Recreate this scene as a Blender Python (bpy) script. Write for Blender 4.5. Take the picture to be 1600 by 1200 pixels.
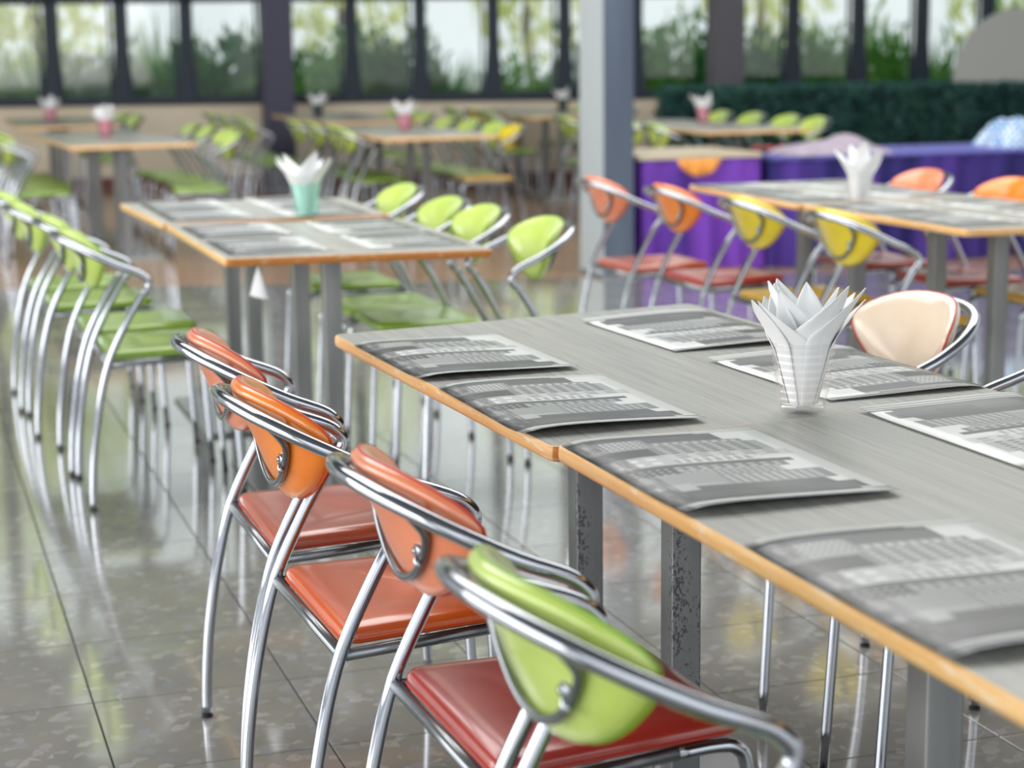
import bpy, bmesh, math, random
import numpy as np
from mathutils import Vector, Matrix
random.seed(7); rng = np.random.default_rng(11)
PI = math.pi
S = bpy.context.scene
for o in list(bpy.data.objects): bpy.data.objects.remove(o)
COL = S.collection

# ------------------------------------------------------------------ camera
cam = bpy.data.cameras.new('camera'); camo = bpy.data.objects.new('camera', cam); COL.objects.link(camo)
r = Vector((0.9468324, -0.32149431, -0.01224004)); dn = Vector((-0.06925775, -0.16652287, -0.98360231)); fw = Vector((0.3141843, 0.93215425, -0.17993522))
M = Matrix(((r.x, -dn.x, -fw.x, -0.308815), (r.y, -dn.y, -fw.y, -3.597173), (r.z, -dn.z, -fw.z, 1.288003), (0, 0, 0, 1)))
camo.matrix_world = M
cam.sensor_width = 36; cam.lens = 36 * 2838.1 / 1600; cam.clip_start = .05; cam.clip_end = 200
cam.dof.use_dof = True; cam.dof.focus_distance = 2.82; cam.dof.aperture_fstop = 3.6
S.camera = camo
# ------------------------------------------------------------------ light
W = bpy.data.worlds.new('world'); S.world = W; W.use_nodes = True
wn = W.node_tree.nodes; bgn = wn['Background']
bgn.inputs[0].default_value = (.93, .98, 1.0, 1); bgn.inputs[1].default_value = .92
def lamp(name, kind, loc, rot, energy, color=(1, 1, 1), size=1, sy=None, angle=None):
    l = bpy.data.lights.new(name, kind); l.energy = energy; l.color = color
    if kind == 'AREA':
        l.shape = 'RECTANGLE'; l.size = size; l.size_y = sy or size
    if angle is not None: l.angle = angle
    o = bpy.data.objects.new(name, l); o.location = loc; o.rotation_euler = rot; COL.objects.link(o); return o
lamp('sun', 'SUN', (0, 0, 20), (math.radians(32), math.radians(8), 0), 2.0, (1, .95, .82), angle=.03)
lamp('daylight_left', 'AREA', (-8.6, 1.0, 2.5), (0, math.radians(-90), 0), 960, (1, .99, .96), 3.6, 17)
lamp('overhead_fill', 'AREA', (3.0, 4.0, 4.72), (0, 0, 0), 820, (1, .99, .96), 10, 7)  # added fill lamp under the ceiling, brightens tabletops and floor
lamp('daylight_behind', 'AREA', (1.0, -8.6, 2.6), (math.radians(90), 0, 0), 230, (.97, .99, 1), 16, 4.2)
S.view_settings.view_transform = 'Standard'; S.view_settings.look = 'None'
S.view_settings.exposure = 0.0; S.view_settings.gamma = 1; S.view_settings.use_curve_mapping = False

# ------------------------------------------------------------------ materials
def lin(c): return tuple((v / 255 / 12.92) if v / 255 <= .04045 else ((v / 255 + .055) / 1.055) ** 2.4 for v in c)
MATS = {}
def mat(name, rgb, rough=.5, metal=0, coat=0, spec=.5, sheen=0):
    if name in MATS: return MATS[name]
    m = bpy.data.materials.new(name); m.use_nodes = True
    b = m.node_tree.nodes['Principled BSDF']
    b.inputs['Base Color'].default_value = (*lin(rgb), 1); b.inputs['Roughness'].default_value = rough
    b.inputs['Metallic'].default_value = metal; b.inputs['Coat Weight'].default_value = coat
    b.inputs['Coat Roughness'].default_value = .15; b.inputs['Specular IOR Level'].default_value = spec
    MATS[name] = m; return m
class NT:
    def __init__(s, m): s.t = m.node_tree; s.b = s.t.nodes['Principled BSDF']
    def n(s, typ, **kw):
        o = s.t.nodes.new(typ)
        for k, v in kw.items():
            if k in ('inp',):
                for a, b in v.items():
                    if hasattr(b, 'links') or isinstance(b, bpy.types.NodeSocket): s.t.links.new(b, o.inputs[a])
                    else: o.inputs[a].default_value = b
            else: setattr(o, k, v)
        return o
    def ramp(s, fac, stops):
        o = s.t.nodes.new('ShaderNodeValToRGB'); s.t.links.new(fac, o.inputs[0])
        e = o.color_ramp.elements
        while len(e) < len(stops): e.new(.5)
        for el, (p, c) in zip(e, stops): el.position = p; el.color = (*c, 1) if len(c) == 3 else c
        return o.outputs[0]
    def mix(s, fac, a, b, blend='MIX'):
        o = s.t.nodes.new('ShaderNodeMix'); o.data_type = 'RGBA'; o.blend_type = blend
        for sock, v in ((o.inputs[0], fac), (o.inputs[6], a), (o.inputs[7], b)):
            if isinstance(v, bpy.types.NodeSocket): s.t.links.new(v, sock)
            else: sock.default_value = v if isinstance(v, (int, float)) else (*v, 1)
        return o.outputs[2]
    def pos(s, scale=(1, 1, 1), obj=False):
        if obj:
            src = s.t.nodes.new('ShaderNodeTexCoord').outputs['Object']
        else: src = s.t.nodes.new('ShaderNodeNewGeometry').outputs['Position']
        mp = s.t.nodes.new('ShaderNodeMapping'); s.t.links.new(src, mp.inputs[0]); mp.inputs['Scale'].default_value = scale
        return mp.outputs[0]
    def link(s, a, name): s.t.links.new(a, s.b.inputs[name])
    def bump(s, h, strength=.2, dist=.002):
        o = s.t.nodes.new('ShaderNodeBump'); s.t.links.new(h, o.inputs['Height']); o.inputs['Strength'].default_value = strength; o.inputs['Distance'].default_value = dist
        s.t.links.new(o.outputs[0], s.b.inputs['Normal'])

def noise(nt, vec, scale, detail=3, rough=.5):
    return nt.n('ShaderNodeTexNoise', inp={'Vector': vec, 'Scale': scale, 'Detail': detail, 'Roughness': rough}).outputs[0]
def voro(nt, vec, scale, feat='F1'):
    o = nt.n('ShaderNodeTexVoronoi', feature=feat, inp={'Vector': vec, 'Scale': scale}); return o

# polished terrazzo tile
m = mat('terrazzo', (120, 118, 112), .12, spec=.6, coat=1); nt = NT(m); nt.b.inputs['Coat Roughness'].default_value = .07; nt.b.inputs['Coat IOR'].default_value = 1.7
p = nt.pos((1, 1, 1)); w = nt.n('ShaderNodeTexNoise', inp={'Vector': p, 'Scale': 9., 'Detail': 2.})
pv = nt.n('ShaderNodeVectorMath', operation='MULTIPLY_ADD', inp={0: w.outputs['Color'], 1: (.03, .03, .03), 2: p}).outputs[0]
v1 = voro(nt, pv, 44.); v2 = voro(nt, pv, 110.)
base = nt.ramp(noise(nt, p, 5., 4, .6), [(.3, lin((130, 131, 126))), (.7, lin((146, 144, 136)))])
sep = nt.n('ShaderNodeSeparateColor', inp={0: v1.outputs['Color']})
chipm = nt.ramp(sep.outputs[0], [(.72, (0, 0, 0)), (.8, (1, 1, 1))])
chip = nt.mix(sep.outputs[1], lin((134, 138, 143)), lin((168, 166, 160)))
c1 = nt.mix(chipm, base, chip)
sep2 = nt.n('ShaderNodeSeparateColor', inp={0: v2.outputs['Color']})
c2 = nt.mix(nt.ramp(sep2.outputs[0], [(.82, (0, 0, 0)), (.88, (.6, .6, .6))]), c1, lin((146, 138, 130)))
rnd = nt.n('ShaderNodeObjectInfo').outputs['Random']
c3 = nt.mix(.12, c2, nt.ramp(rnd, [(0, (.10, .10, .10)), (1, (.32, .32, .31))]))
nt.link(c3, 'Base Color'); nt.link(nt.ramp(noise(nt, p, 3., 3), [(.3, (.07,) * 3), (.75, (.14,) * 3)]), 'Roughness')
mat('grout', (52, 56, 56), .9)
m = mat('brown_floor', (150, 118, 92), .16, spec=.8); nt = NT(m); p = nt.pos()
nt.link(nt.ramp(noise(nt, p, 2.5, 4), [(.3, lin((138, 108, 84))), (.7, lin((160, 128, 102)))]), 'Base Color')
# grey laminate with fine grain along the table
m = mat('laminate', (150, 152, 148), .3, spec=.55); nt = NT(m); p = nt.pos((220, 5, 1))
n1 = noise(nt, p, 1., 3, .6); n2 = noise(nt, nt.pos((60, 1.6, 1)), 1., 2)
c = nt.ramp(n1, [(.28, lin((118, 118, 116))), (.5, lin((155, 156, 151))), (.72, lin((174, 175, 169)))])
c = nt.mix(.35, c, nt.ramp(n2, [(.3, lin((126, 126, 126))), (.7, lin((178, 177, 168)))]))
nt.link(c, 'Base Color'); nt.link(nt.ramp(n1, [(.3, (.38,) * 3), (.7, (.28,) * 3)]), 'Roughness'); nt.bump(n1, .08, .001)
def edge_mat(name, a, b, wear):
    m = mat(name, a, .42); nt = NT(m)
    n1 = noise(nt, nt.pos((3, 3, 60)), 2., 4, .6); n2 = noise(nt, nt.pos((40, 14, 90)), 1., 3, .7)
    c = nt.ramp(n1, [(.3, lin(a)), (.7, lin(b))])
    c = nt.mix(nt.ramp(n2, [(.56, (0, 0, 0)), (.68, (wear,) * 3)]), c, lin((232, 218, 196)))
    nt.link(c, 'Base Color'); return m
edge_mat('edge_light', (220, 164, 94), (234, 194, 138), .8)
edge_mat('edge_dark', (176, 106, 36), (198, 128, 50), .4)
mat('underboard', (90, 84, 78), .7)
m = mat('rusted_post', (128, 130, 130), .36, metal=.35); nt = NT(m)
n1 = noise(nt, nt.pos((230, 230, 120)), 1., 3, .65); n2 = noise(nt, nt.pos((16, 16, 5)), 1., 2)
mul = nt.n('ShaderNodeMath', operation='MULTIPLY', inp={0: n1, 1: n2}).outputs[0]
c = nt.mix(nt.ramp(mul, [(.352, (0, 0, 0)), (.375, (.75, .75, .75))]), nt.ramp(n2, [(.3, lin((100, 104, 108))), (.7, lin((126, 128, 128)))]), lin((40, 42, 60)))
nt.link(c, 'Base Color')
m = mat('post_metal', (136, 138, 138), .34, metal=.45); nt = NT(m)
nt.link(nt.ramp(noise(nt, nt.pos((14, 14, 2)), 1., 3), [(.3, lin((118, 120, 122))), (.7, lin((150, 151, 150)))]), 'Base Color')
mat('base_steel', (168, 170, 172), .2, metal=.8)
m = mat('chrome', (172, 176, 184), .11, metal=1.0); nt = NT(m)
nt.link(nt.ramp(noise(nt, nt.pos((30, 30, 30)), 1., 3), [(.35, (.08,) * 3), (.75, (.2,) * 3)]), 'Roughness')
mat('dull_chrome', (138, 142, 146), .26, metal=.9)
mat('rubber', (34, 38, 44), .7)
def vinyl(name, a, b):
    m = mat(name, a, .33, coat=.9); nt = NT(m)
    n1 = noise(nt, nt.pos((1, 1, 1), obj=True), 9., 4, .6)
    nt.link(nt.ramp(n1, [(.35, lin(a)), (.7, lin(b))]), 'Base Color')
    nt.bump(noise(nt, nt.pos((1, 1, 1), obj=True), 320., 2), .12, .0006); return m
vinyl('salmon', (232, 130, 88), (238, 144, 104)); vinyl('orange', (240, 124, 20), (246, 140, 34))
vinyl('yellow', (220, 194, 20), (232, 208, 40)); vinyl('green', (184, 208, 92), (198, 220, 116))
vinyl('seat_terracotta', (176, 74, 46), (190, 90, 56)); vinyl('seat_orange', (212, 84, 16), (222, 98, 26))
vinyl('seat_red', (160, 40, 34), (176, 56, 40)); vinyl('seat_green', (118, 152, 36), (138, 170, 54)); vinyl('seat_yellow', (186, 142, 34), (200, 158, 50))
vinyl('glare_vinyl', (224, 202, 178), (230, 212, 190))  # pale window glare painted into the colour of a salmon pad
mat('pip_salmon', (188, 60, 48), .45); mat('pip_orange', (204, 74, 20), .45); mat('pip_yellow', (190, 158, 10), .45); mat('pip_green', (126, 170, 40), .45)
m = mat('napkin', (234, 236, 238), .85, spec=.2); nt = NT(m)
nt.bump(noise(nt, nt.pos((1, 1, 1), obj=True), 420., 3), .18, .0006)
def glassy(name, tint, a=.86, milk=.025):
    m = bpy.data.materials.new(name); m.use_nodes = True; t = m.node_tree; t.nodes.clear()
    o = t.nodes.new('ShaderNodeOutputMaterial'); mx = t.nodes.new('ShaderNodeMixShader'); fr = t.nodes.new('ShaderNodeFresnel'); fr.inputs[0].default_value = 1.5
    tr = t.nodes.new('ShaderNodeBsdfTransparent'); tr.inputs[0].default_value = (*[v * a for v in tint], 1)
    gl = t.nodes.new('ShaderNodeBsdfGlossy'); gl.inputs[0].default_value = (1, 1, 1, 1); gl.inputs['Roughness'].default_value = .04
    ge = t.nodes.new('ShaderNodeNewGeometry'); iv = t.nodes.new('ShaderNodeMath'); iv.operation = 'SUBTRACT'; iv.inputs[0].default_value = 1; t.links.new(ge.outputs['Backfacing'], iv.inputs[1])
    mu = t.nodes.new('ShaderNodeMath'); mu.operation = 'MULTIPLY'; t.links.new(fr.outputs[0], mu.inputs[0]); t.links.new(iv.outputs[0], mu.inputs[1])
    t.links.new(mu.outputs[0], mx.inputs[0]); t.links.new(tr.outputs[0], mx.inputs[1]); t.links.new(gl.outputs[0], mx.inputs[2]); df = t.nodes.new('ShaderNodeBsdfDiffuse'); df.inputs[0].default_value = (*[v * .8 for v in tint], 1); m2 = t.nodes.new('ShaderNodeMixShader'); m2.inputs[0].default_value = milk
    t.links.new(mx.outputs[0], m2.inputs[1]); t.links.new(df.outputs[0], m2.inputs[2]); t.links.new(m2.outputs[0], o.inputs[0])
    MATS[name] = m; return m
glassy('clear_glass', (1, 1, 1), .985); glassy('teal_glass', (.84, .98, .95), .985); glassy('pink_glass', (.93, .72, .77), .97); glassy('dark_glass', (.4, .5, .5), .8)
glassy('window_glass', (.97, 1, .99), .98, 0.)
m = mat('cream_wall', (196, 182, 160), .8); nt = NT(m)
nt.link(nt.ramp(noise(nt, nt.pos(), 1.5, 4), [(.3, lin((206, 192, 170))), (.7, lin((220, 208, 188)))]), 'Base Color')
mat('red_base', (104, 58, 50), .6); mat('frame_navy', (24, 38, 54), .6); mat('pillar_lit', (166, 174, 178), .5); mat('pillar_dark', (62, 62, 84), .5); mat('pillar_brown', (92, 90, 98), .5)
mat('ceiling_grey', (120, 124, 128), .9)
m = mat('pillar_shaded', (120, 130, 142), .45); nt = NT(m)
nt.link(nt.ramp(noise(nt, nt.pos((6, 6, .6)), 1., 3), [(.3, lin((64, 73, 92))), (.7, lin((86, 98, 114)))]), 'Base Color')  # column colour darkened for the faces turned from the light
def leafm(name, a, b, c3):
    m = bpy.data.materials.new(name); m.use_nodes = True; MATS[name] = m; nt = NT(m)
    col = nt.ramp(noise(nt, nt.pos(), 2.2, 3, .7), [(.3, lin(a)), (.52, lin(b)), (.72, lin(c3))])
    nt.link(col, 'Base Color'); nt.b.inputs['Roughness'].default_value = .5
    t = m.node_tree; tl = t.nodes.new('ShaderNodeBsdfTranslucent'); t.links.new(col, tl.inputs[0])
    mx = t.nodes.new('ShaderNodeMixShader'); mx.inputs[0].default_value = .45
    out = t.nodes['Material Output']; t.links.new(nt.b.outputs[0], mx.inputs[1]); t.links.new(tl.outputs[0], mx.inputs[2]); t.links.new(mx.outputs[0], out.inputs[0]); return m
leafm('shrub_leaf', (66, 132, 52), (98, 162, 62), (158, 206, 92)); leafm('dark_leaf', (34, 94, 62), (54, 122, 66), (92, 154, 78))
leafm('tree_leaf', (190, 204, 110), (226, 232, 150), (244, 244, 200)); leafm('hedge_leaf', (56, 98, 96), (68, 114, 108), (82, 132, 114))
mat('bark', (96, 84, 66), .9); mat('ground_soil', (110, 116, 86), .95)
m = mat('purple_cloth', (84, 48, 138), .7, spec=.25); nt = NT(m)
nt.link(nt.ramp(noise(nt, nt.pos((1.1, 1.1, .5)), 1.4, 2), [(.42, lin((52, 38, 116))), (.6, lin((112, 62, 170)))]), 'Base Color')
m = mat('navy_cloth', (50, 44, 112), .7, spec=.25); nt = NT(m)
nt.link(nt.ramp(noise(nt, nt.pos((2.2, 2.2, .3)), 1.4, 2), [(.42, lin((40, 36, 98))), (.66, lin((78, 52, 140)))]), 'Base Color')
mat('violet_top', (84, 84, 160), .5); mat('orange_cloth', (224, 148, 66), .8); mat('red_tray', (150, 50, 50), .5); mat('dark_tray', (62, 56, 60), .5)
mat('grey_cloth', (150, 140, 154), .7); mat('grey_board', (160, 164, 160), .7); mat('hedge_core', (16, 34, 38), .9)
m = mat('check_cloth', (150, 170, 200), .8); nt = NT(m)
ck = nt.n('ShaderNodeTexChecker', inp={'Vector': nt.pos((1, 1, 1)), 'Scale': 34., 'Color1': (*lin((86, 128, 176)), 1), 'Color2': (*lin((196, 208, 222)), 1)})
nt.link(ck.outputs[0], 'Base Color')
mat('wood_top', (186, 172, 148), .35)
# placemat print: a grey city street, drawn into a generated image
def placemat_image():
    Hh, Ww = 448, 640      # rows = up the picture, columns = across
    im = np.full((Hh, Ww), 200.)
    yy, xx = np.mgrid[0:Hh, 0:Ww]; P = yy / Hh; Q = xx / Ww
    im += (P - .5) * 14
    g = np.random.default_rng(5)
    def block(s0, s1, h, base, pw=0, ph=0, wc=None, slope=0., lo=0):
        top = h + slope * (Q - s0)
        k = (Q >= s0) & (Q < s1) & (P < top) & (P >= lo); im[k] = base + (g.random(k.sum()) - .5) * 5
        if pw:
            fx = ((Q - s0) / pw) % 1; fy = (P / ph) % 1
            kk = k & (fx > .25) & (fx < .8) & (fy > .3) & (fy < .85) & (P < top - .03) & (Q > s0 + .01) & (Q < s1 - .008)
            im[kk] = wc
    block(.03, .10, .66, 84, .02, .5, 112); block(.08, .34, .44, 74, .5, .045, 100); block(.10, .30, .60, 118, .04, .5, 96)
    block(.05, .16, .74, 92); block(.16, .27, .82, 128, .018, .05, 206); block(.20, .36, .88, 158, .028, .07, 92)
    block(.10, .24, .35, 140, .03, .03, 190); block(.24, .36, .30, 50); block(.27, .345, .20, 36)
    block(.345, .42, .93, 182, .03, .11, 138); block(.40, .47, .72, 196, .02, .05, 110); block(.36, .46, .32, 176, .05, .09, 205)
    block(.47, .505, .86, 80); block(.50, .56, .80, 112, .026, .06, 178); block(.55, .66, .74, 156, .022, .036, 104); block(.62, .74, .90, 126, .02, .045, 188)
    block(.50, .62, .26, 62, .03, .04, 150); block(.58, .74, .40, 148, .5, .02, 176)
    block(.74, .92, .83, 86, 0, 0, 0, .25); block(.80, .90, .93, 84, .015, .5, 108); block(.70, .78, .22, 170); block(.74, .80, .10, 60)
    for s in (.93, .95, .975): im[(abs(Q - s) < .006)] = 150
    im[(Q > .92) & (Q < .93)] = 70
    for s in (.035, .02): im[(abs(Q - s) < .004)] = 160
    k = (P < .13) & (Q > .04) & (Q < .90); blk = np.kron(g.random((56, 20)), np.ones((8, 32))); im[k] = im[k] * .45 + np.clip(40 + 110 * blk[k], 40, 150) * .5
    im[(P < .05)] *= .75
    for _ in range(2): im[1:-1, 1:-1] = (im[1:-1, 1:-1] * 2 + im[:-2, 1:-1] + im[2:, 1:-1] + im[1:-1, :-2] + im[1:-1, 2:]) / 6
    im = 212 - (200 - im) * 1.35
    bd = (P < .004) | (Q < .006) | (Q > .994); im[bd] = 205
    v = np.clip(im, 22, 225) / 255
    rgba = np.ones((Hh, Ww, 4), np.float32)
    rgba[..., 0] = v * .93 + .035; rgba[..., 1] = v * .93 + .045; rgba[..., 2] = v * .9 + .065
    img = bpy.data.images.new('street_print', Ww, Hh); img.pixels.foreach_set(rgba.ravel()); img.update(); img.pack()
    return img
m = mat('placemat_print', (180, 180, 180), .33, spec=.5); nt = NT(m)
ti = nt.n('ShaderNodeTexImage'); ti.image = placemat_image(); ti.extension = 'EXTEND'
uvn = nt.n('ShaderNodeUVMap'); uvn.uv_map = 'UVMap'; nt.t.links.new(uvn.outputs[0], ti.inputs[0])
nt.link(ti.outputs[0], 'Base Color')

# ------------------------------------------------------------------ mesh helpers
def mesh_from(name, verts, faces, smooth=False):
    me = bpy.data.meshes.new(name); me.from_pydata([tuple(v) for v in verts], [], faces)
    if smooth: me.polygons.foreach_set('use_smooth', [True] * len(me.polygons))
    me.update(); return me
def obj(name, me, m, parent=None, loc=None):
    if m is not None and not me.materials: me.materials.append(MATS[m] if isinstance(m, str) else m)
    o = bpy.data.objects.new(name, me); COL.objects.link(o)
    if parent is not None: o.parent = parent
    if loc is not None: o.location = loc
    return o
def empty(name, loc=(0, 0, 0), rz=0):
    o = bpy.data.objects.new(name, None); COL.objects.link(o); o.location = loc; o.rotation_euler = (0, 0, rz); o.empty_display_size = .1; return o
def tag(o, label=None, cat=None, group=None, kind=None):
    if label: o['label'] = label
    if cat: o['category'] = cat
    if group: o['group'] = group
    if kind: o['kind'] = kind
    return o
class MB:
    def __init__(s): s.v = []; s.f = []
    def add(s, v, f):
        n = len(s.v); s.v += [tuple(a) for a in v]; s.f += [tuple(i + n for i in q) for q in f]; return s
    def box(s, x0, x1, y0, y1, z0, z1):
        v = [(x, y, z) for z in (z0, z1) for y in (y0, y1) for x in (x0, x1)]
        return s.add(v, [(0, 2, 3, 1), (4, 5, 7, 6), (0, 1, 5, 4), (2, 6, 7, 3), (0, 4, 6, 2), (1, 3, 7, 5)])
    def tube(s, pts, rad, n=8, closed=False, cap=True):
        P = [Vector(p) for p in pts]; N = len(P); R = rad if isinstance(rad, (list, tuple)) else [rad] * N
        up = Vector((0, 0, 1)); prev = None; rings = []
        for i in range(N):
            a = P[(i - 1) % N] if (closed or i > 0) else P[i]; b = P[(i + 1) % N] if (closed or i < N - 1) else P[i]
            t = (b - a).normalized()
            if prev is None:
                x = t.cross(Vector((0, 1, 0)));  x = x if x.length > .1 else t.cross(up); x.normalize()
            else: x = (prev - t * prev.dot(t)).normalized()
            prev = x; y = t.cross(x)
            rings.append([P[i] + (x * math.cos(2 * PI * k / n) + y * math.sin(2 * PI * k / n)) * R[i] for k in range(n)])
        v = [q for rr in rings for q in rr]; f = []
        for i in range(N if closed else N - 1):
            j = (i + 1) % N
            for k in range(n): f.append((i * n + k, i * n + (k + 1) % n, j * n + (k + 1) % n, j * n + k))
        if cap and not closed: f += [tuple(range(n))[::-1], tuple((N - 1) * n + k for k in range(n))]
        return s.add(v, f)
    def me(s, name, smooth=False): return mesh_from(name, s.v, s.f, smooth)
def bevel_me(me, w, seg=2):
    bm = bmesh.new(); bm.from_mesh(me); bmesh.ops.bevel(bm, geom=bm.edges[:], offset=w, segments=seg, affect='EDGES', profile=.5); bm.to_mesh(me); bm.free(); return me
def catmull(pts, n=4, closed=False):
    P = [Vector(p) for p in pts]; N = len(P); out = []
    for i in range(N if closed else N - 1):
        p1, p2 = P[i], P[(i + 1) % N]; p0 = P[(i - 1) % N] if (closed or i > 0) else p1 * 2 - p2; p3 = P[(i + 2) % N] if (closed or i < N - 2) else p2 * 2 - p1
        for k in range(n):
            t = k / n; out.append(.5 * ((2 * p1) + (p2 - p0) * t + (2 * p0 - 5 * p1 + 4 * p2 - p3) * t * t + (3 * p1 - p0 - 3 * p2 + p3) * t ** 3))
    if not closed: out.append(P[-1])
    return out
def lathe(prof, n=32):
    v = []; f = []
    for (rr, z) in prof: v += [(rr * math.cos(2 * PI * k / n), rr * math.sin(2 * PI * k / n), z) for k in range(n)]
    for i in range(len(prof) - 1):
        for k in range(n): f.append((i * n + k, i * n + (k + 1) % n, (i + 1) * n + (k + 1) % n, (i + 1) * n + k))
    return v, f
def rquad(c, rad=.03, n=5):
    """rounded outline of a quad given counter-clockwise 2-D corners"""
    out = []; C = [Vector(p) for p in c]
    for i in range(4):
        a, b, d = C[i - 1], C[i], C[(i + 1) % 4]; u = (a - b).normalized(); w = (d - b).normalized()
        p0 = b + u * rad; p1 = b + w * rad
        for k in range(n + 1):
            t = k / n; out.append(p0.lerp(b, t).lerp(b.lerp(p1, t), t))
    return out

# ------------------------------------------------------------------ setting: floor
floor = obj('floor', MB().box(-9, 14, -9, 7.4, -.06, -.0105).me('floor'), 'grout'); tag(floor, kind='structure')
bf = MB(); bl = [(-9, 9.5), (.2, 7.0), (3.44, 6.13), (14, 3.3)]
v = [(x, y, z) for z in (-.02, .001) for (x, y) in bl + [(14, 16.2), (-9, 18.2)]]
bf.add(v, [(0, 1, 2, 3, 4, 5)[::-1], (6, 7, 8, 9, 10, 11)] + [(i, (i + 1) % 6, 6 + (i + 1) % 6, 6 + i) for i in range(6)])
tag(obj('floor', bf.me('brown_floor'), 'brown_floor'), 'reddish brown polished floor beyond the grey tiles', kind='structure')
TX, TY = .4, .396
tile_me = bevel_me(MB().box(-TX / 2 + .0017, TX / 2 - .0017, -TY / 2 + .0017, TY / 2 - .0017, -.01, 0).me('tile'), .0008, 1)
Mi = M.inverted()
def scr(x, y, z=0):
    p = Mi @ Vector((x, y, z)); return (800 + 2838.1 * p.x / -p.z, 600 - 2838.1 * p.y / -p.z, -p.z) if p.z < -.05 else None
def brown_y(x):
    for (a, b), (c, d) in zip(bl, bl[1:]):
        if a <= x <= c: return b + (d - b) * (x - a) / (c - a)
    return 99
vis = []; rest = MB()
for i in range(-20, 32):
    for j in range(-22, 24):
        x, y = (i + .5) * TX, (j + .5) * TY
        if y - TY / 2 > brown_y(x) + .2: continue
        cs = [scr(x + a * TX / 2, y + b * TY / 2) for a in (-1, 1) for b in (-1, 1)]
        ok = all(cs) and max(c[0] for c in cs) > 0 and min(c[0] for c in cs) < 1600 and min(c[1] for c in cs) < 1200 and max(c[1] for c in cs) > 0
        if ok and len(vis) < 299: vis.append((x, y))
        else: rest.box(x - TX / 2 + .0015, x + TX / 2 - .0015, y - TY / 2 + .0015, y + TY / 2 - .0015, -.01, 0)
for x, y in vis: obj('tile', tile_me, 'terrazzo', floor, (x, y, 0))
tag(obj('tile_field', rest.me('tile_field'), 'terrazzo', floor), 'grey terrazzo tiles beyond the picture', kind='stuff')

# ------------------------------------------------------------------ setting: window wall
WL = Vector((1, -.3, 0)).normalized(); WN = Vector((.3, 1, 0)).normalized(); W0 = Vector((.7, 15.1, 0)); wang = math.atan2(-.3, 1)
def wobj(name, mb, mm, kind=None, parent=None, smooth=False):
    o = obj(name, mb.me(name, smooth), mm, parent)
    if parent is None: o.location = W0; o.rotation_euler = (0, 0, wang)
    if kind: o['kind'] = kind
    return o
wobj('wall_back', MB().box(-9, 15, 0, .2, 0, .81), 'cream_wall', 'structure')
wobj('baseboard_back', MB().box(-9, 15, -.02, -.001, 0, .11), 'red_base', 'structure')
wobj('trim_1', MB().box(-9, 15, -.03, .22, .811, .845), 'frame_navy', 'structure')
wobj('trim_2', MB().box(-9, 15, .04, .16, 1.80, 1.90), 'frame_navy', 'structure')
wobj('trim_3', MB().box(-9, 15, .02, .18, 4.62, 4.79), 'frame_navy', 'structure')
# mullion positions measured along the wall
posts = [(x - .7) / .9578 for x in (1.22, 1.87, 2.48, 3.24, 4.03, 4.68, 5.37, 6.05, 6.73, 7.54, 8.23, 8.86, 9.47, 10.1)]
a = posts[0]
left = []
while a > -8.5: a -= .67; left.append(a)
a = posts[-1]; right = []
while a < 14.3: a += .67; right.append(a)
allp = left[::-1] + posts + right
for n, (a, b) in enumerate(zip(allp, allp[1:])):
    fr = MB(); fr.box(a - .06, a + .06, .04, .16, .845, 4.62); fr.add([(a - .10, .045, .846), (a + .10, .045, .846), (a + .06, .045, 1.35), (a - .06, .045, 1.35), (a - .10, .155, .846), (a + .10, .155, .846), (a + .06, .155, 1.35), (a - .06, .155, 1.35)], [(0, 1, 2, 3), (7, 6, 5, 4), (1, 5, 6, 2), (4, 0, 3, 7)])
    fr.box(a - .125, a - .10, .06, .10, .845, 1.8)
    fr.box(a + .05, b - .045, .07, .13, .845, .90)
    fr.box(a + .05, b - .045, .07, .13, 3.15, 3.22)
    o = wobj('window_%d' % (n + 1), fr, 'frame_navy', 'structure')
    obj('pane', MB().box(a + .05, b - .045, .096, .102, .90, 1.80).me('pane'), 'window_glass', o)
    obj('pane', MB().box(a + .05, b - .045, .096, .102, 1.90, 4.62).me('pane'), 'window_glass', o)
cb = MB(); cb.box(-9, 14, -9, 10, 4.8, 4.95); cb.add([(x, y, z) for z in (4.8, 4.95) for (x, y) in ((-9, 10), (14, 10), (14, 11.6), (-9, 18.5))], [(0, 3, 2, 1), (4, 5, 6, 7), (0, 1, 5, 4), (2, 3, 7, 6), (1, 2, 6, 5), (0, 4, 7, 3)])
tag(obj('ceiling', cb.me('ceiling'), 'ceiling_grey'), kind='structure')
# pillars
def hpillar(x0, x1, y0, y1, label, mm):
    o = empty('support_column', ((x0 + x1) / 2, (y0 + y1) / 2, 0)); tag(o, label, 'column')
    hx, hy = (x1 - x0) / 2, (y1 - y0) / 2
    b = MB(); b.box(-hx, hx, -hy, hy, .0, 4.8); obj('shaft', bevel_me(b.me('shaft'), .006, 2), mm[0], o)
    if mm[1]: obj('lit_face', MB().box(-hx - .006, -hx - .0005, -hy + .004, hy, .02, 4.8).me('lit_face'), mm[1], o)  # lit side of the same column, painted as a paler skin
    obj('base_plate', bevel_me(MB().box(-hx - .02, hx + .02, -hy - .02, hy + .02, 0.001, .012).me('base_plate'), .002, 1), 'post_metal', o)
    return o
hpillar(3.51, 3.695, 6.05, 6.42, 'slate grey rectangular steel column beside the purple buffet', ('pillar_shaded', 'pillar_lit'))
hpillar(3.10, 3.38, 13.75, 14.0, 'dark navy column against the window wall, left of centre', ('pillar_dark', None))
hpillar(7.25, 7.55, 12.55, 12.8, 'brownish dark column rising behind the green hedge', ('pillar_brown', None))

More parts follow.
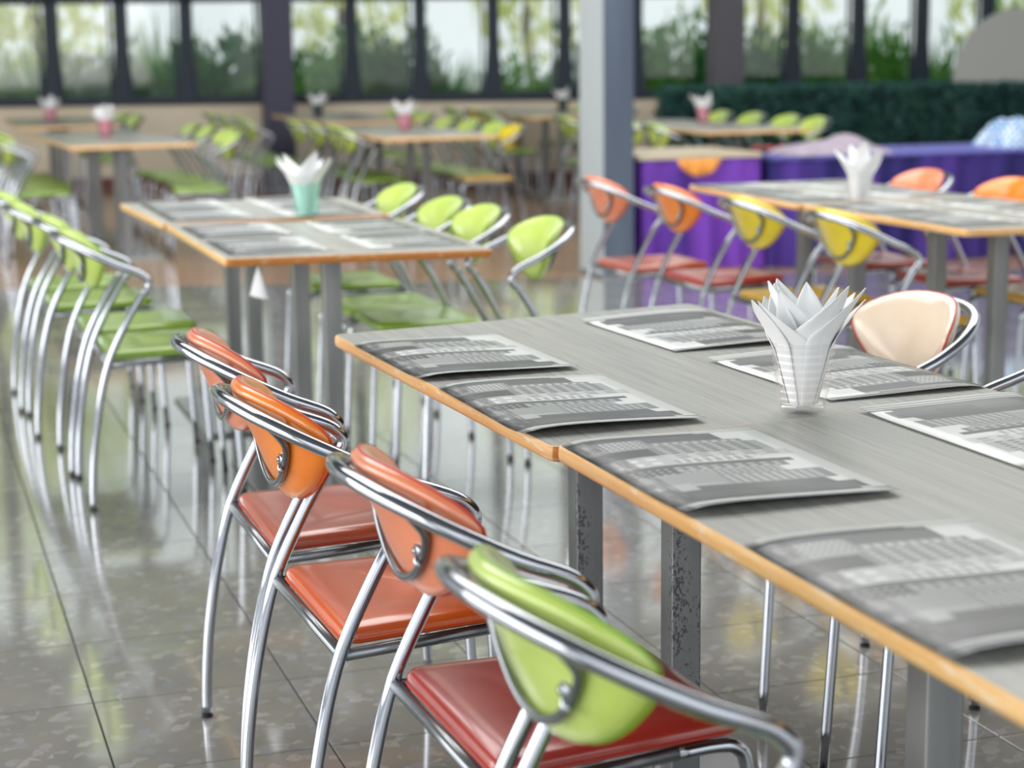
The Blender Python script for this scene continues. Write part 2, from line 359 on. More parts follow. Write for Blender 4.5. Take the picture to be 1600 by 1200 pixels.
# ------------------------------------------------------------------ garden outside
tag(obj('ground', MB().box(-30, 45, 16.0, 60, -.1, -.02).me('ground'), 'ground_soil'), kind='structure')
def leaves(n, shape, size, seed):
    g = np.random.default_rng(seed); c = []
    while len(c) < n:
        p = g.normal(size=3); p /= np.linalg.norm(p); p *= g.random() ** .28
        c.append(p)
    c = np.array(c)
    if shape == 'bush': c[:, 2] = np.abs(c[:, 2]) * 1.0; lump = 1 + .22 * np.sin(c[:, 0] * 7 + seed) * np.cos(c[:, 1] * 6); c *= lump[:, None]
    v = []; f = []
    for p in c:
        a = g.normal(size=3); a[2] = abs(a[2]) + .4; a /= np.linalg.norm(a); b = np.cross(a, g.normal(size=3)); b /= np.linalg.norm(b)
        s = size * (.6 + .8 * g.random()); k = len(v)
        v += [tuple(p - b * s * .3), tuple(p + a * s * .5 - b * s * .05), tuple(p + a * s), tuple(p + a * s * .5 + b * s * .35)]; f.append((k, k + 1, k + 2, k + 3))
    return mesh_from('foliage', v, f)
def grassy(n, seed):
    g = np.random.default_rng(seed); v = []; f = []
    for _ in range(n):
        an = g.random() * 2 * PI; lean = .15 + .75 * g.random(); h = .5 + .6 * g.random(); d = np.array([math.cos(an), math.sin(an), 0]); w = np.array([-d[1], d[0], 0]) * .02
        r0 = d * .12 * g.random(); k = len(v)
        for t in (0, .35, .7, 1):
            c = r0 + d * lean * t * t + np.array([0, 0, h * (t - .25 * t * t * lean)]); ww = w * (1 - t * .9); v += [tuple(c - ww), tuple(c + ww)]
        f += [(k, k + 1, k + 3, k + 2), (k + 2, k + 3, k + 5, k + 4), (k + 4, k + 5, k + 7, k + 6)]
    return mesh_from('blades', v, f)
bush = [leaves(2600, 'bush', .15, s) for s in (1, 2, 3)]; bush_d = [leaves(2600, 'bush', .15, s) for s in (4, 5)]
grs = [grassy(520, s) for s in (6, 7)]
stem_me = MB()
for k in range(5):
    a = k * 1.3; stem_me.tube([(0, 0, 0), (.1 * math.cos(a), .1 * math.sin(a), .3), (.35 * math.cos(a), .35 * math.sin(a), .8)], [.03, .02, .01], 6)
stem_me = stem_me.me('stem')
def wp(a, d, z=0): return W0 + WL * a + WN * d + Vector((0, 0, z))
desc = ['left of', 'right of']
shr = []
gg = random.Random(3)
spots = [(-.9, .9, 1.45, 'b'), (0, 1.3, 1.35, 'g'), (.75, .8, 1.15, 'd'), (1.35, 1.4, 1.5, 'g'), (2.0, .8, 1.28, 'd'), (2.55, 1.2, 1.15, 'b'), (3.35, .9, 1.22, 'b'), (3.9, .8, 1.3, 'd'),
         (4.4, 1.3, 1.12, 'g'), (5.2, .9, .98, 'b'), (6.1, 1.2, 1.22, 'd'), (6.75, 1.2, 1.34, 'b'), (7.5, 1.0, 1.3, 'd'), (8.25, 1.3, 1.25, 'b'), (9.0, 1.4, 1.35, 'b'), (9.7, 1.2, 1.2, 'g'), (10.5, 1.3, 1.4, 'b'), (11.3, 1.2, 1.3, 'd')]
kinds = {'b': 'mid green leafy shrub', 'd': 'dark green dense shrub', 'g': 'arching grassy plant with long blades'}
for n, (a, d, h, k) in enumerate(spots):
    o = empty('garden_shrub' if k != 'g' else 'grassy_plant', wp(a, d + .5), gg.random() * 6)
    tag(o, '%s outside the window, %s plant counted from the left' % (kinds[k], ['first', 'second', 'third', 'fourth', 'fifth', 'sixth', 'seventh', 'eighth', 'ninth', 'tenth', 'eleventh', 'twelfth', 'thirteenth', 'fourteenth', 'fifteenth', 'sixteenth', 'seventeenth', 'eighteenth'][n]), 'plant', 'plants outside the windows')
    if k == 'g': f_ = obj('foliage', grs[n % 2], 'shrub_leaf', o); f_.scale = (1.25, 1.1, h * 1.15)
    else: f_ = obj('foliage', (bush[n % 3] if k == 'b' else bush_d[n % 2]), 'shrub_leaf' if k == 'b' else 'dark_leaf', o); f_.scale = (.92, .75, h * 1.08)
    f_['kind'] = 'stuff'
    s_ = obj('stem', stem_me, 'bark', o); s_.scale = (.6, .6, h * .8)
crown = [leaves(1100, 'tree', .15, s) for s in (21, 22)]
trk = MB(); trk.tube([(0, 0, 0), (.05, 0, .35), (0, .05, .8), (.02, 0, 1)], [.035, .03, .022, .012], 8)
for k in range(5): a = k * 1.25; trk.tube([(.02, .02, .5 + .07 * k), (.12 * math.cos(a), .12 * math.sin(a), .75 + .05 * k)], [.014, .006], 6)
trk = trk.me('trunk')
for n, (a, d, h, sx) in enumerate([(-2.4, 6, 6.0, 1.7), (-.5, 4, 4.4, 1.25), (2.9, 11, 5.6, 1.3), (6.0, 15, 6.2, 1.5), (10.2, 15, 6.2, 1.5), (12.9, 8.5, 5.6, 1.6), (17.8, 12, 6.8, 1.8), (-6.6, 7, 6.4, 1.7)]):
    o = empty('garden_tree', wp(a, d), n * .8)
    tag(o, 'sunlit yellow green tree outside the windows, %s from the left' % ['second', 'third', 'fourth', 'fifth', 'sixth', 'seventh', 'eighth', 'leftmost, first'][n], 'tree', 'trees outside the windows')
    t_ = obj('trunk', trk, 'bark', o); t_.scale = (3, 3, h * .8)
    c_ = obj('crown', crown[n % 2], 'tree_leaf', o, (0, 0, h * .56)); c_.scale = (sx, sx, h * .42); c_['kind'] = 'stuff'
# low green box hedge panels in front of the windows
hl = leaves(1, 'x', .1, 1)
def hedge_mesh(L, H, D, seed):
    g = np.random.default_rng(seed); v = []; f = []
    def q(p, nrm):
        a = g.normal(size=3) * .8 + nrm; a /= np.linalg.norm(a); b = np.cross(a, g.normal(size=3)); b /= np.linalg.norm(b); s = .035 + .03 * g.random(); k = len(v)
        v.extend([tuple(p - b * s * .4), tuple(p + a * s), tuple(p + b * s * .4)]); f.append((k, k + 1, k + 2))
    for _ in range(2600): q(np.array([g.random() * L, 0, .05 + g.random() * (H - .05)]), np.array([0, -1, .3]))
    for _ in range(700): q(np.array([g.random() * L, g.random() * D, H]), np.array([0, 0, 1]))
    for _ in range(500): q(np.array([0, g.random() * D, .05 + g.random() * (H - .05)]), np.array([-1, 0, .3]))
    return mesh_from('foliage', v, f)
hm = hedge_mesh(1.2, .94, .34, 9)
hang = math.atan2(-.06, 1)
hnames = ['leftmost, beside the end of the cream wall', 'second from the left', 'third from the left', 'fourth from the left, above the violet buffet', 'rightmost, behind the checked cloth']
for k in range(5):
    o = empty('hedge_planter', (6.05 + k * 1.225, 10.9 - k * 1.225 * .06, 0), hang)
    tag(o, 'clipped dark green hedge block in a trough, ' + hnames[k], 'hedge', 'hedge blocks behind the buffet')
    obj('trough', bevel_me(MB().box(0.01, 1.19, .01, .33, 0.001, .16).me('trough'), .01, 1), 'frame_navy', o)
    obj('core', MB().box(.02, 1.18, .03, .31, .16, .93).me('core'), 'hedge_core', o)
    h_ = obj('foliage', hm, 'hedge_leaf', o); h_['kind'] = 'stuff'
# half-round grey board standing on the hedge
hb = MB(); R_ = .66; pts = [(R_ * math.cos(PI * k / 24), R_ * math.sin(PI * k / 24)) for k in range(25)]
v = [(x, y, z) for y in (0, .03) for (x, z) in pts]
hb.add(v, [tuple(range(25)), tuple(range(25, 50))[::-1]] + [(k, k + 1, 26 + k, 25 + k) for k in range(24)] + [(24, 0, 25, 49)])
o = obj('arched_board', hb.me('arched_board'), 'grey_board'); o.location = (9.42, 10.75, .965); o.rotation_euler = (0, 0, hang)
tag(o, 'pale grey half-round board standing on the hedge at the right edge', 'board')

# ------------------------------------------------------------------ tables
def make_table(name, q, z, edge, pos, postm, label, group, rz_posts=0, edge2=None):
    """q: counter-clockwise corners, z: top height"""
    cx = sum(p[0] for p in q) / 4; cy = sum(p[1] for p in q) / 4
    o = empty(name, (cx, cy, 0)); tag(o, label, 'table', group)
    ql = [(p[0] - cx, p[1] - cy) for p in q]; out = rquad(ql, .022, 5); n = len(out); th = .022
    ins = [p * (1 - .004) for p in out]
    top = MB().add([(p.x, p.y, z) for p in ins] + [(p.x, p.y, z - .0015) for p in ins], [tuple(range(n))] + [((k + 1) % n, k, n + k, n + (k + 1) % n) for k in range(n)])
    obj('tabletop', top.me('tabletop'), 'laminate', o)
    core = MB().add([(p.x * .99, p.y * .99, zz) for zz in (z - th, z - .003) for p in ins], [tuple(range(n))[::-1], tuple(range(n, 2 * n))] + [(k, (k + 1) % n, n + (k + 1) % n, n + k) for k in range(n)])
    obj('underboard', core.me('underboard'), 'underboard', o)
    prof = [(-.012, z - th), (.0, z - th), (.0018, z - th + .004), (.0024, z - th / 2), (.0018, z - .004), (0, z - .0003), (-.0035, z)]
    v = []; 
    for off, zz in prof:
        for k, p in enumerate(out):
            t = (out[(k + 1) % n] - out[k - 1]).normalized(); nn = Vector((t.y, -t.x)); w = p + nn * off; v.append((w.x, w.y, zz))
    f = [(i * n + k, i * n + (k + 1) % n, (i + 1) * n + (k + 1) % n, (i + 1) * n + k) for i in range(len(prof) - 1) for k in range(n)]
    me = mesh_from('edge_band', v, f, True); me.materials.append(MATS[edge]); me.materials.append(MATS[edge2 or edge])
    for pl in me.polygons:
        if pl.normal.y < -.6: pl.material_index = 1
    obj('edge_band', me, None, o)
    ps = .052
    ys = [p[1] - cy for p in pos]; xs = [p[0] - cx for p in pos]
    for (px, py) in pos:
        b = MB().box(px - cx - ps / 2, px - cx + ps / 2, py - cy - ps / 2, py - cy + ps / 2, .012, z - th - .012)
        obj('leg', bevel_me(b.me('leg'), .004, 2), postm, o)
    xm = sum(xs) / 2; ym = sum(ys) / 2
    obj('mounting_plate', MB().box(xm - .2, xm + .2, min(ys) - .08, max(ys) + .08, z - th - .012, z - th - .0005).me('mounting_plate'), 'underboard', o)
    obj('base_plate', bevel_me(MB().box(xm - .21, xm + .21, min(ys) - .16, max(ys) + .16, .003, .014).me('base_plate'), .004, 2), 'base_steel', o)
    for sx in (-1, 1):
        for sy in (-1, 1):
            cxp = xm + sx * .19; cyp = ym + sy * (max(ys) - ym + .14)
            obj('foot_pad', MB().box(cxp - .02, cxp + .02, cyp - .02, cyp + .02, 0.0005, .0035).me('foot_pad'), 'rubber', o)
    return o
H = .743
GT = {'t1': 'tables of the front row', 't2': 'tables of the middle left row', 'r': 'tables of the middle right row', 'far': 'tables in the background'}
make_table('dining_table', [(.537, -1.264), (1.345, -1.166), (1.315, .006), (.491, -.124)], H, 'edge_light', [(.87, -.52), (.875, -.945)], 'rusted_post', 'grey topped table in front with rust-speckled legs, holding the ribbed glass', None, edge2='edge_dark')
make_table('dining_table', [(.556, -2.42), (1.365, -2.40), (1.34, -1.197), (.541, -1.264)], H + .005, 'edge_light', [(.86, -1.745), (.87, -2.15)], 'post_metal', 'grey topped table nearest the camera, running off the lower right corner', None)
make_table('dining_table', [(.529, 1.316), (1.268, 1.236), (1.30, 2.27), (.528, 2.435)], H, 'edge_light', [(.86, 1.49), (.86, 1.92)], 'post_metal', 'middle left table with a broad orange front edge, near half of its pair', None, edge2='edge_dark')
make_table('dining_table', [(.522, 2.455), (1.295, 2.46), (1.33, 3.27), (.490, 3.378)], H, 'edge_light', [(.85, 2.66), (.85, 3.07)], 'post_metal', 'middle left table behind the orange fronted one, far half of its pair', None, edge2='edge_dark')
make_table('dining_table', [(2.741, 1.146), (3.47, 1.08), (3.50, 2.16), (2.738, 2.188)], H, 'edge_light', [(3.08, 1.48), (3.10, 1.88)], 'post_metal', 'middle right table at the picture edge, near half of its pair', None)
make_table('dining_table', [(2.722, 2.206), (3.48, 2.18), (3.46, 3.20), (2.765, 3.228)], H, 'edge_light', [(3.08, 2.4), (3.10, 2.85)], 'post_metal', 'middle right table behind the salmon and yellow chairs, far half of its pair', None)
def rect(cx, cy, w, l, a): c, s = math.cos(a), math.sin(a); return [(cx + u * c - v * s, cy + u * s + v * c) for (u, v) in ((-w / 2, -l / 2), (w / 2, -l / 2), (w / 2, l / 2), (-w / 2, l / 2))]
def pair(x, y0, a, l1, l2, w=.78, gap=1.14, em='edge_light'):
    for k, lab in enumerate((l1, l2)):
        cy = y0 + .565 + k * gap; cx = x - (k * gap + .565) * math.sin(a)
        make_table('dining_table', rect(cx, cy, w, 1.12, a), H, em, [(cx, cy - .2), (cx, cy + .2)], 'post_metal', lab, None)
pair(1.13, 8.0, .05, 'far left table in the back, near half with the pink tinted cup', 'far left table in the back, second half of that pair')
pair(1.06, 11.5, 0, 'table against the window wall at the far left, near half', 'table against the window wall at the far left, far half')
pair(3.13, 7.95, .03, 'table in the middle of the background, near half', 'table in the middle of the background, far half with napkins')
pair(3.42, 10.9, 0, 'back table beside the dark navy column, near half', 'back table beside the dark navy column, far half')
pair(5.27, 7.6, .0, 'pale background table right of the slate column, near half', 'pale background table right of the slate column, far half')
pair(5.25, 11.1, 0, 'farthest table left of the slate column, near half', 'farthest table left of the slate column, far half')

# ------------------------------------------------------------------ placemats
NU, NV = 15, 11
def mat_mesh(seed, kf=1.):
    g = random.Random(seed); v = []; L, D = .42, .29; ph = g.random() * 6; lift = .003 + g.random() * .003
    def zz(u, t):                       # u along 0..1 (Y), t depth 0..1 (outer -> inner)
        return .0014 + .0085 * (1 - math.exp(-t * 9)) * (1 - .85 * t) + lift * max(0, (u - .8) / .2) ** 2 * (1 - t * .2) * .9 + .0018 * math.sin(u * 7 + ph) * math.sin(t * 3.1)
    for s in (0, 1):
        for i in range(NU):
            for j in range(NV):
                u = i / (NU - 1); t = j / (NV - 1); v.append((-D / 2 + D * t, L / 2 - L * u, max(.0008, .0008 + kf * (zz(u, t) - .0008)) + (.0004 if s == 0 else 0)))
    f = []; N = NU * NV
    for i in range(NU - 1):
        for j in range(NV - 1):
            a = i * NV + j; f.append((a, a + NV, a + NV + 1, a + 1)); f.append((N + a, N + a + 1, N + a + NV + 1, N + a + NV))
    rim = [i * NV for i in range(NU)] + [(NU - 1) * NV + j for j in range(1, NV)] + [i * NV + NV - 1 for i in range(NU - 2, -1, -1)] + [j for j in range(NV - 2, 0, -1)]
    for k in range(len(rim)): a, b = rim[k], rim[(k + 1) % len(rim)]; f.append((b, a, N + a, N + b))
    me = mesh_from('placemat', v, f, True); uv = me.uv_layers.new(name='UVMap')
    for lp in me.loops:
        i, j = divmod(lp.vertex_index % N, NV); uv.data[lp.index].uv = (.005 + .99 * i / (NU - 1), .005 + .99 * j / (NV - 1))
    me.materials.append(MATS['placemat_print']); return me
mms = [mat_mesh(s) for s in range(4)] + [mat_mesh(s, .25) for s in range(4)]
def placemat(x, y, flip, rz, z, label, k=0):
    o = bpy.data.objects.new('placemat', mms[k % 4 + (4 if y > 1 else 0)]); COL.objects.link(o); o.location = (x, y, z + .0003); o.rotation_euler = (0, 0, rz + (PI if flip else 0))
    tag(o, label, 'placemat', 'printed paper placemats'); return o
G1 = 'city photo placemat, '
placemat(.645, -.480, 0, .03, H, G1 + 'at the far left corner of the front table', 0)
placemat(.662, -.975, 0, .01, H, G1 + 'second along the left edge of the front table, before the seam', 1)
placemat(.688, -1.49, 0, .0, H + .005, G1 + 'third along the left edge, just past the table seam', 2)
placemat(.695, -2.05, 0, .0, H + .005, G1 + 'largest in the lower right, nearest the camera', 3)
placemat(1.155, -.37, 1, .05, H, G1 + 'at the far end behind the white napkins', 1)
placemat(1.190, -.90, 1, .04, H, G1 + 'under the chair back with painted glare, right of the napkins', 2)
placemat(1.190, -1.43, 1, .01, H + .005, G1 + 'right of the glass at the picture edge', 0)
def mats2(x0, x1, ys, where):
    nm = ['nearest', 'second', 'third', 'farthest']
    for k, y in enumerate(ys):
        placemat(x0, y, 0, 0, H, G1 + nm[k] + ' on the left edge of the ' + where, k); placemat(x1, y, 1, 0, H, G1 + nm[k] + ' on the right edge of the ' + where, k + 1)
mats2(.70, 1.10, (1.60, 2.10, 2.72, 3.16), 'middle left tables')
mats2(2.90, 3.31, (1.42, 1.92, 2.47, 2.96), 'middle right tables')

# ------------------------------------------------------------------ napkin glasses
def ribbed_glass(rt=.049, rb=.036, h=.108):
    prof = [(.001, .0), (rb - .004, .0), (rb, .004)]
    n = 44
    for i in range(n + 1):
        t = i / n; rr = rb + (rt - rb) * t ** .9 + (.0011 * math.sin(t * 2 * PI * 9) if t < .93 else 0); prof.append((rr, .006 + (h - .006) * t))
    prof.append((rt - .0012, h + .0006))
    for i in range(9): t = 1 - i / 8; prof.append((rb - .002 + (rt - rb) * t ** .9, .008 + (h - .008) * t))
    prof.append((.001, .008)); v, f = lathe(prof, 32); return mesh_from('glass', v, f, True)
glass_me = {}
def napkin_mesh(seed, Ht, wid, roll):
    g = random.Random(seed); v = []; f = []; NH, NA = 14, 9; sk = (-1, 1, .8, -.8)[seed % 4]
    for side in (0, 1):
        for i in range(NH + 1):
            t = i / NH; wd = wid * (.50 + .78 * t) * (1 if t < .58 else max(.0, 1 - ((t - .58) / .42) ** 1.05)) + .0006
            bend = .034 * max(0, (t - .5) / .5) ** 1.25
            for j in range(NA + 1):
                a = (j / NA - .5) * 2; x = a * wd + (.8 * wid * sk * max(0, (t - .58) / .42)); cv = bend - roll * x * x / (2 * (.022 + .045 * t)); top = t * Ht
                v.append((cv + (.0012 if side else 0) + .0006 * math.sin(a * 5 + t * 7 + seed), x, top))
    N = (NH + 1) * (NA + 1)
    for i in range(NH):
        for j in range(NA):
            a = i * (NA + 1) + j; f.append((a, a + 1, a + NA + 2, a + NA + 1)); f.append((N + a, N + a + NA + 1, N + a + NA + 2, N + a + 1))
        a = i * (NA + 1); f.append((a, a + NA + 1, N + a + NA + 1, N + a)); a += NA; f.append((a, N + a, N + a + NA + 1, a + NA + 1))
    return mesh_from('napkin', v, f, True)
nmes = [napkin_mesh(s, (.182 + .009 * ((s * 7) % 4 - 1.5)), .034 + .002 * (s % 3), .8 + .3 * (s % 2)) for s in range(8)]
used_n = {}
def napkin_glass(x, y, z, gm, labg, labn, scale=1, rot=0, count=10, spread=1.0):
    if gm not in glass_me:
        me = ribbed_glass(); me.materials.append(MATS[gm]); glass_me[gm] = me
    o = bpy.data.objects.new('drinking_glass', glass_me[gm]); COL.objects.link(o); o.location = (x, y, z + .0006); o.scale = (scale,) * 3; tag(o, labg, 'glass', 'glasses holding napkins')
    g = random.Random(int(x * 100 + y * 10))
    for k in range(count):
        an = rot + 2 * PI * k / count + g.uniform(-.15, .15); inner = k % 3 == 2 and k > 2
        til = (math.radians(g.uniform(12, 14.5)) if not inner else math.radians(g.uniform(3, 7))) * spread; r0 = (.019 if not inner else .008) * scale
        n_ = bpy.data.objects.new('napkin', nmes[k % 8]); COL.objects.link(n_); s_ = scale * (1.0 + g.uniform(-.06, .06)) * (1.04 if inner else 1)
        n_.matrix_world = Matrix.Translation((x + r0 * math.cos(an), y + r0 * math.sin(an), z + .012 * scale)) @ Matrix.Rotation(an, 4, 'Z') @ Matrix.Rotation(til, 4, 'Y') @ Matrix.Rotation(PI * 0, 4, 'Z') @ Matrix.Scale(s_, 4)
        if n_.data.materials: pass
        else: n_.data.materials.append(MATS['napkin'])
        ln = labn
        if y < 3:
            wd = (Matrix.Rotation(an, 4, 'Z') @ Vector((1, 0, 0))); sx = wd.dot(Vector((.947, -.321, 0))); sy = wd.dot(Vector((.32, .947, 0)))
            dd = ['to the right', 'to the far right', 'straight away', 'to the far left', 'to the left', 'to the near left', 'toward the camera', 'to the near right'][int(round(math.atan2(sy, sx) / (PI / 4))) % 8]
            ln = ('outer' if not inner else 'inner') + ' white napkin in ' + ('the front ribbed glass' if y < 0 else 'the teal glass' if gm == 'teal_glass' else 'the middle right table glass') + ', tip leaning ' + dd
            used_n[ln] = used_n.get(ln, 0) + 1
            if used_n[ln] > 1: ln = ln.replace('white napkin', ('second', 'third', 'fourth')[used_n[ln] - 2] + ' white napkin')
        tag(n_, ln, 'napkin', labn)
napkin_glass(.978, -1.163, H, 'clear_glass', 'clear ribbed glass of white napkins on the front table', 'one of the folded white napkins fanned out in the front clear ribbed glass', 1.0, .3, 13)
napkin_glass(1.015, 2.50, H, 'teal_glass', 'teal tinted glass of napkins on the middle left table', 'one of the white napkins in the teal glass, middle left table', 1.08, 1.1, 9)
napkin_glass(2.945, 2.15, H, 'clear_glass', 'clear glass of napkins on the middle right table', 'one of the white napkins on the middle right table', 1.0, .5, 9)
napkin_glass(1.10, 9.35, H, 'pink_glass', 'pink tinted cup of napkins on the far left table, near pair', 'one of the white napkins in the pink cup of the far left table', 1.1, 0, 8)
napkin_glass(1.0, 12.6, H, 'pink_glass', 'pink tinted cup of napkins nearest the left window wall', 'one of the white napkins in the cup nearest the left window wall', 1.1, .4, 8)
napkin_glass(3.17, 9.05, H, 'pink_glass', 'dim pink cup of napkins on the middle background table', 'one of the white napkins on the middle background table', 1.1, 1, 8)
napkin_glass(3.25, 12.2, H, 'dark_glass', 'dark cup of napkins right of the navy column', 'one of the white napkins in the cup right of the navy column', 1.1, 1, 8)
napkin_glass(5.54, 12.2, H, 'dark_glass', 'dark cup of napkins left of the slate column, far table', 'one of the white napkins in the cup left of the slate column', 1.1, 2, 8)
napkin_glass(5.48, 9.0, H, 'pink_glass', 'dim pink cup of napkins in front of the dark hedge', 'one of the white napkins in the cup in front of the hedge', 1.1, 2, 8)

# ------------------------------------------------------------------ chairs
LEG = [(0, 0), (.003, .08), (.013, .187), (.035, .315), (.066, .428), (.117, .533), (.152, .592), (.173, .622)]
RAIL = [(.173, .208, .622), (.186, .208, .640), (.188, .208, .653), (.180, .208, .666), (.158, .207, .682), (.10, .204, .706), (.035, .184, .738), (-.020, .135, .766), (-.047, .07, .779), (-.055, 0, .782)]
def mk(name, mb, smooth=True): return mb.me(name, smooth)
CM = {}
def chair_meshes():
    d = {}
    for s in (-1, 1):
        d['rear%d' % s] = mk('leg', MB().tube(catmull([(x, s * .208, z + .004) for x, z in LEG], 4), .0105, 12))
        d['front%d' % s] = mk('leg', MB().tube(catmull([(.32, s * .170, .424), (.375, s * .164, .423), (.408, s * .16, .415), (.424, s * .158, .388), (.430, s * .158, .30), (.446, s * .162, .004)], 4), .0095, 12))
        d['capr%d' % s] = mk('foot_cap', MB().tube([(0, s * .208, 0.0005), (0, s * .208, .006)], .0112, 12))
        d['capf%d' % s] = mk('foot_cap', MB().tube([(.446, s * .162, 0.0005), (.446, s * .162, .006)], .0102, 12))
    rl = RAIL + [(x, -y, z) for x, y, z in RAIL[-2::-1]]
    d['rail'] = mk('back_rail', MB().tube(catmull(rl, 4), .0108, 12))
    lp = [(-.014, .134, .758)] + [(-.028 + 2.2 * y * y + .42 * (.8 - z) - .020, y, z) for y, z in ((.116, .722), (.088, .684), (.048, .655), (0, .643))]; lp = lp + [(x, -y, z) for x, y, z in lp[-2::-1]]
    d['loop'] = mk('support_loop', MB().tube(catmull(lp, 4), .0058, 10))
    fr = MB(); fr.tube([(.066, -.208, .424), (.066, .208, .424)], .0095, 10)
    for s in (-1, 1): fr.tube([(.066, s * .205, .422), (.32, s * .170, .424)], .0095, 10)
    fr.tube([(.36, -.165, .424), (.36, .165, .424)], .008, 8)
    d['frame'] = mk('seat_frame', fr)
    # padded back
    ol = [(0, .801), (.06, .799), (.11, .789), (.153, .768), (.174, .740), (.162, .708), (.138, .680), (.106, .653), (.062, .630), (0, .619)]
    ol = ol + [(-y, z) for y, z in ol[-2:0:-1]]
    oc = [(p.x, p.y) for p in catmull([(y, z, 0) for y, z in ol], 2, True)]
    cy, cz = 0., .722
    def xs(y, z): return -.028 + 2.2 * y * y + .42 * (.80 - z)
    rings = [(0.02, .019), (.35, .0185), (.62, .0175), (.82, .0155), (.93, .0115), (.985, .006), (1.0, 0), (.985, -.006), (.93, -.0105), (.82, -.0125), (.5, -.013), (.02, -.013)]
    v = []; n = len(oc); f = []
    for rho, h in rings:
        for (y, z) in oc: yy = cy + (y - cy) * rho; z2 = cz + (z - cz) * rho; v.append((xs(yy, z2) + h, yy, z2 + h * .35))
    for i in range(len(rings) - 1):
        for k in range(n): f.append((i * n + k, i * n + (k + 1) % n, (i + 1) * n + (k + 1) % n, (i + 1) * n + k))
    f += [tuple(range(n))[::-1], tuple((len(rings) - 1) * n + k for k in range(n))]
    d['pad'] = mesh_from('backrest', v, f, True)
    pp = [(xs(y, z) + .0035, y * 1.004, cz + (z - cz) * 1.004) for (y, z) in oc]
    d['pip'] = mk('piping', MB().tube(pp, .0021, 6, closed=True))
    cl = MB(); y0, z0 = -.084, .697; x0 = xs(y0, z0) - .013
    cl.tube([(x0 + .001, y0, z0), (x0 - .006, y0, z0)], [.010, .009], 12); cl.tube([(x0 - .006, y0, z0), (x0 - .010, y0, z0)], [.005, .004], 8)
    cl.tube([(x0 - .003, y0, z0), (x0 - .008, y0 - .008, z0 - .012), (x0 - .006, y0 - .012, z0 - .019)], .004, 8)
    d['clip'] = mk('screw_clip', cl)
    # seat cushion
    o1 = rquad([(.074, -.192), (.415, -.166), (.415, .166), (.074, .192)], .028, 5); n = len(o1); v = []; f = []
    cx = .25
    for rho, z in [(.985, .431), (1.0, .434), (1.006, .440), (1.0, .447), (.975, .453), (.93, .456), (.8, .4575), (.5, .4565), (.02, .4555)]:
        for p in o1: v.append((cx + (p.x - cx) * rho, p.y * rho, z + .012 * (p.x - .07)))
    for i in range(8):
        for k in range(n): f.append((i * n + k, i * n + (k + 1) % n, (i + 1) * n + (k + 1) % n, (i + 1) * n + k))
    f += [tuple(range(n))[::-1], tuple(8 * n + k for k in range(n))]
    d['seat'] = mesh_from('seat', v, f, True)
    sp = [(cx + (p.x - cx) * 1.004, p.y * 1.004, .4355 + .012 * (p.x - .07)) for p in o1]
    d['spip'] = mk('piping', MB().tube(sp, .002, 6, closed=True))
    return d
CH = chair_meshes()
def with_mat(key, m):
    k = (key, m)
    if k not in CM:
        me = CH[key].copy(); me.name = CH[key].name.split('.')[0]; me.materials.clear(); me.materials.append(MATS[m]); CM[k] = me
    return CM[k]
SCH = {'salmon': ('salmon', 'seat_terracotta', 'pip_salmon'), 'salmonred': ('salmon', 'seat_red', 'pip_salmon'), 'orange': ('orange', 'seat_orange', 'pip_orange'),
       'orangered': ('orange', 'seat_red', 'pip_orange'), 'yellow': ('yellow', 'seat_yellow', 'pip_yellow'), 'green': ('green', 'seat_green', 'pip_green'), 'salmon_glare': ('glare_vinyl', 'seat_terracotta', 'pip_salmon')}
protos = {}
def make_chair(sch):
    pm, sm, pp = SCH[sch]; o = empty('bistro_chair')
    for s in (-1, 1):
        for a, b in (('rear', 'capr'), ('front', 'capf')):
            l = obj('leg', with_mat('%s%d' % (a, s), 'chrome'), None, o); obj('foot_cap', with_mat('%s%d' % (b, s), 'rubber'), None, l)
    obj('seat_frame', with_mat('frame', 'dull_chrome'), None, o)
    obj('back_rail', with_mat('rail', 'chrome'), None, o); obj('support_loop', with_mat('loop', 'dull_chrome'), None, o)
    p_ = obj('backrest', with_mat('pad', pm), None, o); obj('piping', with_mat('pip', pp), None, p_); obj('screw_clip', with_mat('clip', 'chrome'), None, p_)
    s_ = obj('seat', with_mat('seat', sm), None, o); obj('piping', with_mat('spip', pp), None, s_)
    return o
def dup(root):
    rr = root.copy(); COL.objects.link(rr)
    for ch in list(root.children):
        c = ch.copy(); COL.objects.link(c); c.parent = rr
        for g_ in ch.children:
            e = g_.copy(); COL.objects.link(e); e.parent = c
    return rr
def chair(x, y, face, sch, label, group, rz=0):
    """x = line of the rear feet, y = centre, face +1 looks towards +x"""
    if sch not in protos: o = protos[sch] = make_chair(sch)
    else: o = dup(protos[sch])
    o.location = (x, y, 0); o.rotation_euler = (0, 0, (0 if face > 0 else PI) + rz); tag(o, label, 'chair', group); return o
FG = 'chairs along the left of the front table'
chair(.205, -.365, 1, 'salmon', 'salmon backed chair with terracotta seat, farthest of the front row on the left', FG, .0)
chair(.190, -.905, 1, 'orange', 'bright orange backed chair with orange seat between the two salmon ones', FG, .03)
chair(.242, -1.465, 1, 'salmonred', 'salmon backed chair with a red seat, next to the nearest green chair', FG, .03)
chair(.236, -1.985, 1, 'green', 'lime green backed chair nearest the camera at the bottom of the picture', FG, .06)
RG = 'chairs along the right of the front table'
chair(1.635, -.445, -1, 'salmon_glare', 'salmon chair with glare painted pale on its pad, right of the white napkins', RG, .02)
chair(1.60, -1.10, -1, 'orange', 'chair at the right edge of which only an armrest and legs show', RG, -.24)
chair(1.58, -1.78, -1, 'salmon', 'chair hidden under the near table, only chrome legs showing', RG)
L2 = 'green chairs left of the middle left tables'
